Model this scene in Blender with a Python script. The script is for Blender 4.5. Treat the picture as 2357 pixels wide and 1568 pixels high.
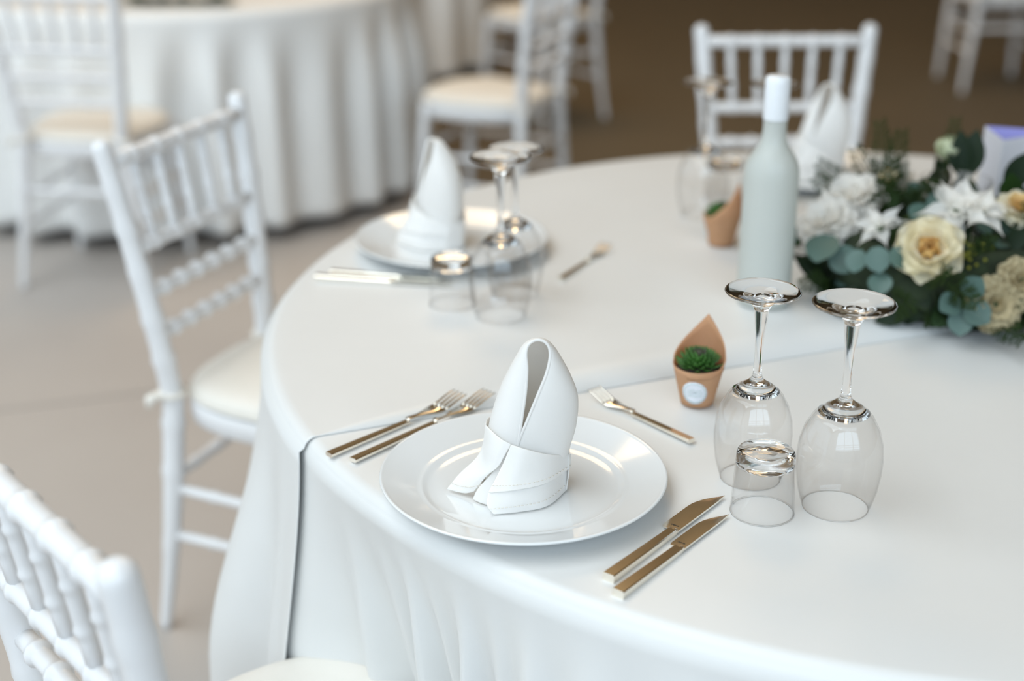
import bpy, bmesh, math, random
from mathutils import Vector, Matrix
PI = math.pi
scene = bpy.context.scene
for o in list(bpy.data.objects): bpy.data.objects.remove(o)

# ------------------------------------------------------------------ camera
CAM_H = 1.475
cam_d = bpy.data.cameras.new('camera'); cam = bpy.data.objects.new('camera', cam_d)
scene.collection.objects.link(cam); scene.camera = cam
cam.location = (0, 0, CAM_H); cam.rotation_euler = (math.radians(90 - 22.2), 0, 0)
cam_d.sensor_fit = 'HORIZONTAL'; cam_d.sensor_width = 36.0; cam_d.lens = 50.0
cam_d.clip_start = 0.05
cam_d.dof.use_dof = True; cam_d.dof.focus_distance = 1.47; cam_d.dof.aperture_fstop = 2.0
# ------------------------------------------------------------------ world, daylight, exposure
world = bpy.data.worlds.new('overcast_sky'); scene.world = world; world.use_nodes = True
bg = world.node_tree.nodes['Background']; bg.inputs[0].default_value = (0.80, 0.92, 1.0, 1); bg.inputs[1].default_value = 0.4
def area(name, loc, rot, sx, sy, power, col):
    d = bpy.data.lights.new(name, 'AREA'); d.shape = 'RECTANGLE'; d.size = sx; d.size_y = sy
    d.energy = power; d.color = col
    o = bpy.data.objects.new(name, d); scene.collection.objects.link(o); o.location = loc; o.rotation_euler = rot
    return o
ROOM = dict(x0=-6.6, x1=6.5, y0=-4.6, y1=11.0, h=6.0)
# daylight entering the open terrace bays: left side and behind the camera
area('daylight_left', (-6.72, 1.2, 3.0), (0, math.radians(-90), 0), 5.2, 11.4, 160, (0.72, 0.88, 1.0))
area('daylight_front', (1.4, -4.72, 3.75), (math.radians(90), 0, 0), 8.4, 3.5, 350, (0.66, 0.84, 1.0))
area('daylight_skylight', (-3.3, -0.3, 6.12), (0, 0, 0), 4.6, 7.4, 430, (0.88, 0.96, 1.0))
lamp = bpy.data.lights.new('hall_lamp', 'AREA'); lamp.shape = 'DISK'; lamp.size = 2.4; lamp.energy = 80; lamp.color = (1.0, 0.70, 0.38)
lo = bpy.data.objects.new('hall_lamp', lamp); scene.collection.objects.link(lo); lo.location = (-0.2, 6.2, 4.7)
vs = scene.view_settings; vs.view_transform = 'Standard'; vs.look = 'None'; vs.exposure = 0.06; vs.gamma = 1.0; vs.use_curve_mapping = False

# ------------------------------------------------------------------ helpers
COL = scene.collection
def new_obj(name, data, parent=None):
    o = bpy.data.objects.new(name, data); COL.objects.link(o)
    if parent: o.parent = parent
    return o
def tag(o, label, cat, group=None):
    o['label'] = label; o['category'] = cat
    if group: o['group'] = group
    return o
def thing(name, label, cat, loc=(0, 0, 0), rz=0, group=None):
    o = new_obj(name, None); o.location = loc; o.rotation_euler = (0, 0, rz); o.empty_display_size = 0.05
    return tag(o, label, cat, group)
def build(name, bm, mat, parent=None, smooth=True, recalc=True):
    if recalc: bmesh.ops.recalc_face_normals(bm, faces=bm.faces[:])
    me = bpy.data.meshes.new(name); bm.to_mesh(me); bm.free()
    if smooth:
        for p in me.polygons: p.use_smooth = True
    me.materials.append(mat)
    return new_obj(name, me, parent)
def sharp(o, deg=35):
    me = o.data
    if hasattr(me, 'set_sharp_from_angle'): me.set_sharp_from_angle(angle=math.radians(deg))
    return o
def copy_tree(o, parent=None):
    c = o.copy(); COL.objects.link(c); c.parent = parent
    for ch in list(o.children): copy_tree(ch, c)
    return c
def grid(bm, rows, close_u=False, close_v=False):
    """rows: list of lists of points"""
    vs_ = [[bm.verts.new(p) for p in r] for r in rows]
    n, m = len(vs_), len(vs_[0])
    for i in range(n if close_v else n - 1):
        for j in range(m if close_u else m - 1):
            a, b, c, d = vs_[i][j], vs_[i][(j + 1) % m], vs_[(i + 1) % n][(j + 1) % m], vs_[(i + 1) % n][j]
            try: bm.faces.new((a, b, c, d))
            except ValueError: pass
    return vs_
def lathe(bm, prof, seg=48, close=False):
    rings = []
    for r, z in prof:
        if r < 1e-6: rings.append([bm.verts.new((0, 0, z))])
        else: rings.append([bm.verts.new((r * math.cos(2 * PI * k / seg), r * math.sin(2 * PI * k / seg), z)) for k in range(seg)])
    n = len(rings)
    for i in range(n if close else n - 1):
        A, B = rings[i], rings[(i + 1) % n]
        for k in range(seg):
            k2 = (k + 1) % seg
            if len(A) == 1 and len(B) == 1: continue
            if len(A) == 1: bm.faces.new((A[0], B[k], B[k2]))
            elif len(B) == 1: bm.faces.new((A[k], B[0], A[k2]))
            else: bm.faces.new((A[k], B[k], B[k2], A[k2]))
def catmull(pts, n):
    pts = [Vector(p) for p in pts]; P = [2 * pts[0] - pts[1]] + pts + [2 * pts[-1] - pts[-2]]
    out = []; S = len(pts) - 1
    for k in range(n + 1):
        t = k / n * S; i = min(int(t), S - 1); f = t - i
        a, b, c, d = P[i:i + 4]
        out.append(0.5 * ((2 * b) + (c - a) * f + (2 * a - 5 * b + 4 * c - d) * f * f + (3 * b - a - 3 * c + d) * f ** 3))
    return out
def tube(bm, pts, radii, seg=10, caps=True):
    pts = [Vector(p) for p in pts]
    up = None; rings = []
    for i, p in enumerate(pts):
        t = (pts[min(i + 1, len(pts) - 1)] - pts[max(i - 1, 0)]).normalized()
        if up is None:
            up = t.orthogonal().normalized()
        else:
            up = (up - t * up.dot(t)).normalized()
        b = t.cross(up); r = radii[i] if hasattr(radii, '__len__') else radii
        rings.append([p + (up * math.cos(2 * PI * k / seg) + b * math.sin(2 * PI * k / seg)) * r for k in range(seg)])
    V = grid(bm, rings, close_u=True)
    if caps:
        bm.faces.new(V[0]); bm.faces.new(V[-1])
def box(bm, lo, hi, bevel=0.0, seg=2):
    r = bmesh.ops.create_cube(bm, size=1.0)
    v = r['verts']
    for x in v:
        x.co = Vector([(lo[i] + hi[i]) / 2 + x.co[i] * (hi[i] - lo[i]) for i in range(3)])
    if bevel:
        e = list({e for x in v for e in x.link_edges})
        bmesh.ops.bevel(bm, geom=e, offset=bevel, segments=seg, affect='EDGES', profile=0.5)
def loft(rows, nu, nv):
    """rows of control points -> smooth dense grid (nv along rows, nu across)"""
    dense = [catmull(r, nu) for r in rows]
    cols = [catmull([dense[i][j] for i in range(len(dense))], nv) for j in range(nu + 1)]
    return [[cols[j][i] for j in range(nu + 1)] for i in range(nv + 1)]
def smoothstep(a, b, x):
    t = max(0.0, min(1.0, (x - a) / (b - a))); return t * t * (3 - 2 * t)
def solid(o, th, off=-1, sub=0):
    m = o.modifiers.new('thickness', 'SOLIDIFY'); m.thickness = th; m.offset = off
    if sub:
        s = o.modifiers.new('smooth', 'SUBSURF'); s.levels = sub; s.render_levels = sub
    return o

# ------------------------------------------------------------------ materials
def mat(name, base, rough=0.5, metal=0.0, **kw):
    m = bpy.data.materials.new(name); m.use_nodes = True
    nt = m.node_tree; b = nt.nodes['Principled BSDF']
    b.inputs['Base Color'].default_value = (*base, 1); b.inputs['Roughness'].default_value = rough; b.inputs['Metallic'].default_value = metal
    for k, v in kw.items(): b.inputs[k.replace('_', ' ')].default_value = v
    return m
def add_noise(m, c1, c2, scale, detail=4.0, bump=0.0, bscale=None, coord='Object', stretch=None):
    nt = m.node_tree; b = nt.nodes['Principled BSDF']
    tc = nt.nodes.new('ShaderNodeTexCoord'); src = tc.outputs[coord]
    if stretch:
        mp = nt.nodes.new('ShaderNodeMapping'); mp.inputs['Scale'].default_value = stretch; nt.links.new(src, mp.inputs[0]); src = mp.outputs[0]
    n = nt.nodes.new('ShaderNodeTexNoise'); n.inputs['Scale'].default_value = scale; n.inputs['Detail'].default_value = detail
    nt.links.new(src, n.inputs['Vector'])
    r = nt.nodes.new('ShaderNodeValToRGB'); r.color_ramp.elements[0].color = (*c1, 1); r.color_ramp.elements[1].color = (*c2, 1)
    r.color_ramp.elements[0].position = 0.3; r.color_ramp.elements[1].position = 0.7
    nt.links.new(n.outputs['Fac'], r.inputs[0]); nt.links.new(r.outputs[0], b.inputs['Base Color'])
    if bump:
        n2 = nt.nodes.new('ShaderNodeTexNoise'); n2.inputs['Scale'].default_value = bscale or scale * 4; n2.inputs['Detail'].default_value = 3
        nt.links.new(src, n2.inputs['Vector'])
        bp = nt.nodes.new('ShaderNodeBump'); bp.inputs['Strength'].default_value = bump; bp.inputs['Distance'].default_value = 0.002
        nt.links.new(n2.outputs['Fac'], bp.inputs['Height']); nt.links.new(bp.outputs[0], b.inputs['Normal'])
    return m
def translucent(m, col, fac):
    nt = m.node_tree; b = nt.nodes['Principled BSDF']; out = nt.nodes['Material Output']
    t = nt.nodes.new('ShaderNodeBsdfTranslucent'); t.inputs[0].default_value = (*col, 1)
    mx = nt.nodes.new('ShaderNodeMixShader'); mx.inputs[0].default_value = fac
    nt.links.new(b.outputs[0], mx.inputs[1]); nt.links.new(t.outputs[0], mx.inputs[2]); nt.links.new(mx.outputs[0], out.inputs[0])
    return m
M = {}
M['floor'] = add_noise(mat('smooth_concrete', (0.47, 0.425, 0.39), 0.45), (0.445, 0.40, 0.368), (0.495, 0.45, 0.412), 1.3, 6, 0.05, 60)
M['shade_floor'] = add_noise(mat('brown_floor_shade', (0.115, 0.091, 0.059), 0.65), (0.108, 0.086, 0.056), (0.122, 0.096, 0.062), 2, 4)  # dark brown that stands in for dim light on the concrete
M['joint'] = mat('joint_filler', (0.20, 0.17, 0.15), 0.8)
M['wood_ceiling'] = add_noise(mat('ceiling_boards', (0.42, 0.28, 0.14), 0.6), (0.38, 0.25, 0.12), (0.46, 0.31, 0.16), 2, 5, stretch=(6, 1, 1))
M['wood_dark'] = add_noise(mat('dark_wood', (0.36, 0.24, 0.12), 0.55), (0.33, 0.22, 0.105), (0.39, 0.26, 0.135), 3, 5, 0.1, 30, stretch=(1, 1, 6))
M['post_white'] = mat('white_paint', (0.75, 0.75, 0.73), 0.5)
M['cloth'] = add_noise(mat('white_table_linen', (0.735, 0.735, 0.725), 0.42, Sheen_Weight=0.08, Sheen_Roughness=0.4), (0.725, 0.725, 0.715), (0.745, 0.745, 0.735), 6, 3, 0.06, 900)
M['pleat_cloth'] = add_noise(mat('white_pleated_linen', (0.84, 0.835, 0.82), 0.5), (0.83, 0.825, 0.81), (0.85, 0.845, 0.83), 6, 3, 0.06, 900)
M['napkin'] = translucent(add_noise(mat('white_napkin_cotton', (0.965, 0.96, 0.955), 0.6), (0.96, 0.955, 0.95), (0.97, 0.965, 0.96), 20, 3, 0.08, 1500), (0.97, 0.92, 0.84), 0.3)
M['stitch'] = mat('cream_thread', (0.80, 0.74, 0.66), 0.8)
M['porcelain'] = mat('white_porcelain', (0.79, 0.805, 0.81), 0.12, Coat_Weight=0.5, Coat_Roughness=0.03)
M['steel'] = mat('polished_steel', (0.93, 0.88, 0.79), 0.13, 1.0)
M['steel_blade'] = mat('polished_blade_steel', (0.93, 0.88, 0.79), 0.15, 1.0)
M['engrave'] = mat('engraved_mark', (0.06, 0.055, 0.05), 0.5, 0.6)
M['glass'] = mat('clear_glass', (1, 1, 1), 0.0, IOR=1.42, Transmission_Weight=1.0)
def thin_glass(name):
    m = bpy.data.materials.new(name); m.use_nodes = True; nt = m.node_tree; nt.nodes.remove(nt.nodes['Principled BSDF']); out = nt.nodes['Material Output']
    lw = nt.nodes.new('ShaderNodeLayerWeight'); lw.inputs[0].default_value = 0.5
    pw = nt.nodes.new('ShaderNodeMath'); pw.operation = 'POWER'; pw.inputs[1].default_value = 4.0; nt.links.new(lw.outputs['Facing'], pw.inputs[0])
    ma = nt.nodes.new('ShaderNodeMath'); ma.operation = 'MULTIPLY_ADD'; ma.inputs[1].default_value = 0.55; ma.inputs[2].default_value = 0.038; nt.links.new(pw.outputs[0], ma.inputs[0])
    tr = nt.nodes.new('ShaderNodeBsdfTransparent'); tr.inputs[0].default_value = (1, 1, 1, 1)
    gl = nt.nodes.new('ShaderNodeBsdfGlossy'); gl.inputs['Roughness'].default_value = 0.0
    mx = nt.nodes.new('ShaderNodeMixShader'); nt.links.new(ma.outputs[0], mx.inputs[0]); nt.links.new(tr.outputs[0], mx.inputs[1]); nt.links.new(gl.outputs[0], mx.inputs[2]); nt.links.new(mx.outputs[0], out.inputs[0])
    return m
M['thin_glass'] = thin_glass('thin_clear_glass')
M['frosted'] = translucent(mat('frosted_bottle_glass', (0.70, 0.72, 0.685), 0.4, Coat_Weight=0.2, Coat_Roughness=0.3), (0.66, 0.69, 0.65), 0.35)
M['capsule'] = mat('white_capsule', (0.80, 0.82, 0.85), 0.4)
M['kraft'] = translucent(add_noise(mat('kraft_paper', (0.70, 0.42, 0.24), 0.75), (0.68, 0.405, 0.225), (0.72, 0.435, 0.255), 60, 3), (0.80, 0.40, 0.09), 0.35)
M['sticker'] = mat('white_sticker', (0.78, 0.80, 0.86), 0.6)
M['ink_green'] = mat('pale_green_ink', (0.42, 0.58, 0.52), 0.7)
M['soil'] = mat('dark_soil', (0.05, 0.035, 0.025), 0.9)
M['succulent'] = mat('succulent_green', (0.06, 0.17, 0.03), 0.45)
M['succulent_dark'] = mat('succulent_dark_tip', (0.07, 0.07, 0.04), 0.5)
M['chair'] = mat('white_resin', (0.78, 0.78, 0.79), 0.32)
M['cushion'] = add_noise(mat('ivory_cushion_fabric', (0.80, 0.76, 0.70), 0.7), (0.79, 0.755, 0.69), (0.81, 0.77, 0.71), 30, 2, 0.05, 600)
M['leaf_dark'] = translucent(mat('dark_green_leaf', (0.008, 0.020, 0.007), 0.55, Specular_IOR_Level=0.25), (0.03, 0.07, 0.012), 0.12)
M['leaf_mid'] = translucent(mat('mid_green_leaf', (0.022, 0.055, 0.013), 0.55, Specular_IOR_Level=0.25), (0.06, 0.13, 0.02), 0.15)
M['euc'] = mat('eucalyptus_leaf', (0.075, 0.135, 0.115), 0.5)
M['fern'] = mat('feathery_green', (0.022, 0.042, 0.009), 0.7, Specular_IOR_Level=0.15)
M['light_block_core'] = add_noise(mat('dark_light_block_core', (0.012, 0.022, 0.008), 0.9), (0.008, 0.015, 0.005), (0.02, 0.035, 0.012), 60, 4)  # near-black colour for the light-blocking foam core
M['petal_white'] = translucent(mat('white_petal', (0.97, 0.955, 0.93), 0.6), (0.97, 0.95, 0.9), 0.5)
M['petal_cream'] = translucent(mat('cream_petal', (0.93, 0.89, 0.74), 0.6), (0.95, 0.86, 0.6), 0.42)
M['petal_gold'] = translucent(mat('golden_petal', (0.85, 0.62, 0.28), 0.6), (0.9, 0.6, 0.2), 0.3)
M['petal_green'] = translucent(mat('greenish_white_petal', (0.66, 0.70, 0.50), 0.6), (0.7, 0.72, 0.40), 0.25)
M['petal_dull'] = translucent(mat('beige_petal', (0.55, 0.46, 0.28), 0.65), (0.6, 0.48, 0.25), 0.2)
M['yellow_bud'] = mat('yellow_green_bud', (0.22, 0.22, 0.02), 0.6)
M['stem'] = mat('green_stem', (0.05, 0.08, 0.025), 0.6)
M['card'] = translucent(mat('white_card', (0.78, 0.78, 0.82), 0.6), (0.72, 0.72, 0.85), 0.2)
M['card_lilac'] = mat('lilac_print', (0.34, 0.33, 0.72), 0.6)
M['wood_top'] = mat('plywood', (0.45, 0.32, 0.2), 0.6)
M['metal_leg'] = mat('grey_table_leg', (0.15, 0.15, 0.15), 0.4, 0.8)
M['wax'] = mat('ivory_wax', (0.75, 0.70, 0.58), 0.5)

# ------------------------------------------------------------------ the room
def structure(o): o['kind'] = 'structure'; return o
X0, X1, Y0, Y1, HH = ROOM['x0'], ROOM['x1'], ROOM['y0'], ROOM['y1'], ROOM['h']
bm = bmesh.new(); box(bm, (X0 - .2, Y0 - .2, -0.2), (X1 + .2, Y1 + .2, -0.006)); floor = structure(build('floor', bm, M['joint'], smooth=False))
# concrete slabs with recessed joints, laid at 17.5 degrees
SA = math.radians(17.5); ca, sa = math.cos(SA), math.sin(SA); SL = 3.2
ox, oy = -0.928, 3.264
def clip(poly, f):
    out = []
    for i in range(len(poly)):
        a, b = poly[i], poly[(i + 1) % len(poly)]; fa, fb = f(a), f(b)
        if fa >= 0: out.append(a)
        if (fa >= 0) != (fb >= 0):
            t = fa / (fa - fb); out.append((a[0] + t * (b[0] - a[0]), a[1] + t * (b[1] - a[1])))
    return out
for i in range(-4, 5):
    for j in range(-5, 6):
        g = 0.004
        poly = []
        for u, v in ((i * SL + g, j * SL + g), ((i + 1) * SL - g, j * SL + g), ((i + 1) * SL - g, (j + 1) * SL - g), (i * SL + g, (j + 1) * SL - g)):
            u2 = u + 1.7; poly.append((ox + u2 * ca - v * sa, oy + u2 * sa + v * ca))
        for f in (lambda p: p[0] - X0, lambda p: X1 - p[0], lambda p: p[1] - Y0, lambda p: Y1 - p[1]):
            poly = clip(poly, f)
            if len(poly) < 3: break
        if len(poly) < 3: continue
        bm = bmesh.new(); top = [bm.verts.new((x, y, 0)) for x, y in poly]; bot = [bm.verts.new((x, y, -0.012)) for x, y in poly]
        bm.faces.new(top); bm.faces.new(bot[::-1])
        for k in range(len(top)): bm.faces.new((top[k], bot[k], bot[(k + 1) % len(top)], top[(k + 1) % len(top)]))
        build('floor_slab', bm, M['floor'], floor, smooth=False)
bm = bmesh.new(); box(bm, (-0.34, 3.3, -0.004), (X1, Y1, 0.0015)); build('floor_shade_sheet', bm, M['shade_floor'], floor, smooth=False)  # added sheet: dim light on the far-right floor put into its colour
bm = bmesh.new()   # boarded ceiling with a glazed roof light over the left front
for x0, x1, y0, y1 in ((X0 - .4, -5.6, Y0 - .4, Y1 + .3), (-1.0, X1 + .3, Y0 - .4, Y1 + .3), (-5.6, -1.0, Y0 - .4, -4.0), (-5.6, -1.0, 3.4, Y1 + .3)):
    box(bm, (x0, y0, HH), (x1, y1, HH + .1))
for x in (-4.45, -3.3, -2.15): box(bm, (x - .04, -4.0, HH), (x + .04, 3.4, HH + .09))
for y in (-2.15, -.3, 1.55): box(bm, (-5.6, y - .03, HH), (-1.0, y + .03, HH + .09))
structure(build('ceiling', bm, M['wood_ceiling'], smooth=False))
bm = bmesh.new(); box(bm, (X1, Y0 - .2, -0.006), (X1 + .2, Y1 + .2, HH)); structure(build('wall_right', bm, M['wood_dark'], smooth=False))
bm = bmesh.new(); box(bm, (X0 - .2, Y1, -0.006), (X1, Y1 + .2, HH)); structure(build('wall_back', bm, M['wood_dark'], smooth=False))
# left side: open bays between white posts, closed wall at the far end
bm = bmesh.new()
for y in (-4.2, -1.4, 1.4, 4.2, 7.0):
    box(bm, (X0 - .08, y - .07, -0.006), (X0 + .06, y + .07, HH))
box(bm, (X0 - .1, Y0, 5.65), (X0 + .06, 7.07, HH)); box(bm, (X0 - .03, Y0, 2.55), (X0 + .03, 7.07, 2.67)); box(bm, (X0 - .1, 7.07, -0.006), (X0 + .05, Y1, HH)); box(bm, (X0 - .1, Y0, -0.006), (X0 + .06, Y0 + .4, HH))
structure(build('wall_left', bm, M['post_white'], smooth=False))
bm = bmesh.new()
for x in (-2.9, -0.1, 2.7, 5.6):
    box(bm, (x - .07, Y0 - .08, -0.006), (x + .07, Y0 + .06, HH))
box(bm, (X0, Y0 - .1, 5.65), (5.67, Y0 + .06, HH)); box(bm, (X0, Y0 - .03, 2.55), (5.67, Y0 + .03, 2.67)); box(bm, (5.67, Y0 - .1, -0.006), (X1, Y0 + .05, HH)); box(bm, (X0, Y0 - .1, -0.006), (-2.97, Y0 + .05, HH))
structure(build('wall_front', bm, M['post_white'], smooth=False))

# ------------------------------------------------------------------ tables and cloths
TZ = 0.755
def table_under(label, cx, cy, r, group=None):
    t = thing('round_table', label, 'table', (cx, cy, 0), 0, group)
    bm = bmesh.new(); lathe(bm, [(0, .725), (r - .012, .725), (r - .004, .73), (r - .004, .749), (r - .008, .7525), (0, .7525)], 96); build('tabletop', bm, M['wood_top'], t)
    for k in range(4):
        a = PI / 4 + k * PI / 2
        bm = bmesh.new(); tube(bm, [(.36 * math.cos(a), .36 * math.sin(a), .726), (.40 * math.cos(a), .40 * math.sin(a), 0)], .016, 10); build('leg', bm, M['metal_leg'], t)
    return t
def cloth_mesh(name, R, rt, zt, z_hem, th0, th1, nth, seam=None, corner=0.016):
    """disc + skirt. R(theta_deg, d) radius at depth d below the top. seam(theta) -> inner start radius (None: full disc)"""
    bm = bmesh.new(); full = abs(th1 - th0) >= 359.9
    ths = [th0 + (th1 - th0) * k / nth for k in range(nth if full else nth + 1)]
    cols = []
    for t in ths:
        a = math.radians(t); c, s = math.cos(a), math.sin(a); pts = []
        r0 = 0.05 if seam is None else seam(t)
        rc = rt - corner
        for k in range(10):
            r = r0 + (rc - r0) * k / 10; pts.append((r * c, r * s, zt))
        for k in range(6):
            ph = PI / 2 * k / 6; r = rc + corner * math.sin(ph); pts.append((r * c, r * s, zt - corner * (1 - math.cos(ph))))
        nz = 26
        for k in range(nz + 1):
            z = zt - corner - (zt - corner - z_hem) * (k / nz) ** 1.15; r = R(t, zt - corner - z); pts.append((r * c, r * s, z))
        cols.append(pts)
    V = grid(bm, cols, close_v=full)
    if seam is None:
        cv = bm.verts.new((0, 0, zt))
        for k in range(len(V)): bm.faces.new((cv, V[k][0], V[(k + 1) % len(V)][0]))
    return bm
def dang(a, b): return (a - b + 180) % 360 - 180
def gauss(t, c, w): return math.exp(-(dang(t, c) / w) ** 2)
TC = (0.561, 1.87); TR = 0.894
PUSH = [(220, 10), (153, 17), (86, 17)]
RIDGE = [(213.6, .034, 1.3), (217.2, .028, .9), (220.4, .060, 1.0), (223.0, .030, .8), (226.2, .056, 1.0), (229.3, .030, .9), (232.3, .048, 1.2), (237, .04, 1.6), (243, .044, 1.8), (250, .046, 2.0)]
def R_under(t, d):
    r = TR + 0.004 + 0.02 * d
    for c, w in PUSH: r -= 0.125 * smoothstep(-.08, .34, d) * math.exp(-(dang(t, c) / w) ** 2) - .125 * smoothstep(-.08, .34, 0) * math.exp(-(dang(t, c) / w) ** 2)
    r -= 0.10 * d * smoothstep(222, 232, t % 360) * (1 - smoothstep(255, 275, t % 360))
    edge = TR + 0.002 + 0.03 * d + .036 * smoothstep(0, .42, d); k = gauss(t, 206, 3.4)
    r = r * (1 - k) + edge * k
    for c, a, w in RIDGE: r += a * smoothstep(0.015, .26, d) * gauss(t, c, w)
    if not 205 < t % 360 < 256: r += 0.02 * smoothstep(0.03, .5, d) * math.sin(math.radians(t) * 24)
    return r
OV = [(207, .036, 4.0), (202.5, .020, 1.6), (198.5, -.016, 1.6), (189, -.02, 1.8), (193, .085, 5.0), (184, .06, 5.0), (175, .05, 4)]
def R_over(t, d):
    r = TR + 0.010 + 0.03 * d
    for c, w in PUSH[1:]: r -= 0.12 * smoothstep(0, .30, d) * math.exp(-(dang(t, c) / w) ** 2)
    for c, a, w in OV: r += a * smoothstep(0.0, .42, d) * gauss(t, c, w)
    if 208 < t % 360 or t % 360 < 168: r += 0.02 * smoothstep(0.03, .5, d) * math.sin(math.radians(t) * 22)
    return max(r, R_under(t, d) + 0.006)
table_under('round banquet table standing under the two overlapped white cloths', TC[0], TC[1], TR)
o = build('tablecloth', cloth_mesh('tablecloth', R_under, TR, TZ, 0.03, 0, 360, 1200), M['cloth']); o.location = (*TC, 0); solid(o, .0012)
tag(o, 'white cloth on the round table, under the plate with the knives, draped in soft folds', 'tablecloth')
# second cloth lying over the far half: its straight edge crosses the table top
sp = (-0.230 - TC[0], 1.458 - TC[1]); sd = Vector((0.735, 0.297)).normalized(); sn = Vector((-sd.y, sd.x)); off = sp[0] * sn.x + sp[1] * sn.y
e0 = 207.0
e1 = math.degrees(math.atan2(sd.y, sd.x)) + math.degrees(math.asin(off / TR))
def over_mesh():
    bm = bmesh.new(); zt = TZ + 0.002; corner = .016; rc = TR + .004 - corner
    n = 760; rows = []
    # chord-parallel grid of the top: columns across the seam direction, mapped to the arc
    a0 = math.radians(e0); a1 = math.radians(e1)
    ths = [e0 + (e1 - e0) * k / n for k in range(n + 1)]
    E0 = Vector((rc * math.cos(a0), rc * math.sin(a0))); E1 = Vector((rc * math.cos(a1), rc * math.sin(a1)))
    for k, t in enumerate(ths):
        a = math.radians(t); c, s = math.cos(a), math.sin(a); P1 = Vector((rc * c, rc * s)); f = k / n
        # matching point on the chord
        pr = max(0.0, min(1.0, (P1 - E0).dot(E1 - E0) / (E1 - E0).length_squared)); P0 = E0.lerp(E1, 0.5 * pr + 0.5 * f if 0 < k < n else (0 if k == 0 else 1))
        pts = []
        for q in range(10):
            p = P0.lerp(P1, q / 10); pts.append((p.x, p.y, zt))
        for q in range(6):
            ph = PI / 2 * q / 6; r = rc + corner * math.sin(ph); pts.append((r * c, r * s, zt - corner * (1 - math.cos(ph))))
        for q in range(27):
            z = zt - corner - (zt - corner - .03) * (q / 26) ** 1.15; d = zt - corner - z
            tt = t
            r = R_over(t, d); pts.append((r * c, r * s, z))
        rows.append(pts)
    grid(bm, rows); bmesh.ops.remove_doubles(bm, verts=bm.verts[:], dist=1e-5)
    return bm
o = build('tablecloth', over_mesh(), M['cloth']); o.location = (*TC, 0); solid(o, .0012)
tag(o, 'white overlay cloth whose straight edge crosses the round table, under the frosted bottle and flowers', 'tablecloth')
ZF = TZ + 0.0025     # top of the overlay cloth

def pleated(cx, cy, r, n, amp, seed, label, z_hem=.05):
    rnd = random.Random(seed); ph = [rnd.uniform(0, 6.28) for _ in range(4)]
    def R(t, d):
        a = math.radians(t)
        w = math.sin(n * a + 0.9 * math.sin(3 * a + ph[0]) + ph[1]); w2 = math.sin((n + 7) * a + ph[2])
        return r + .012 + amp * smoothstep(0.0, .30, d) * (0.75 * w + 0.35 * w2) + 0.03 * d
    o = build('tablecloth', cloth_mesh('c', R, r, TZ, z_hem, 0, 360, 480), M['pleat_cloth']); o.location = (cx, cy, 0); solid(o, .0012)
    return tag(o, label, 'tablecloth')
T2 = (-1.22, 5.28); T3 = (-1.02, 7.55)
table_under('round banquet table under the pleated floor-length cloth beyond the white chair', T2[0], T2[1], .86)
pleated(T2[0], T2[1], .86, 29, .042, 4, 'floor-length white cloth in deep pleats on the round table with the dark greenery')
table_under('farthest round banquet table, hidden under its white cloth', T3[0], T3[1], .90)
pleated(T3[0], T3[1], .90, 20, .035, 9, 'white cloth on the farthest table, behind the table with pleated cloth')

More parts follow.
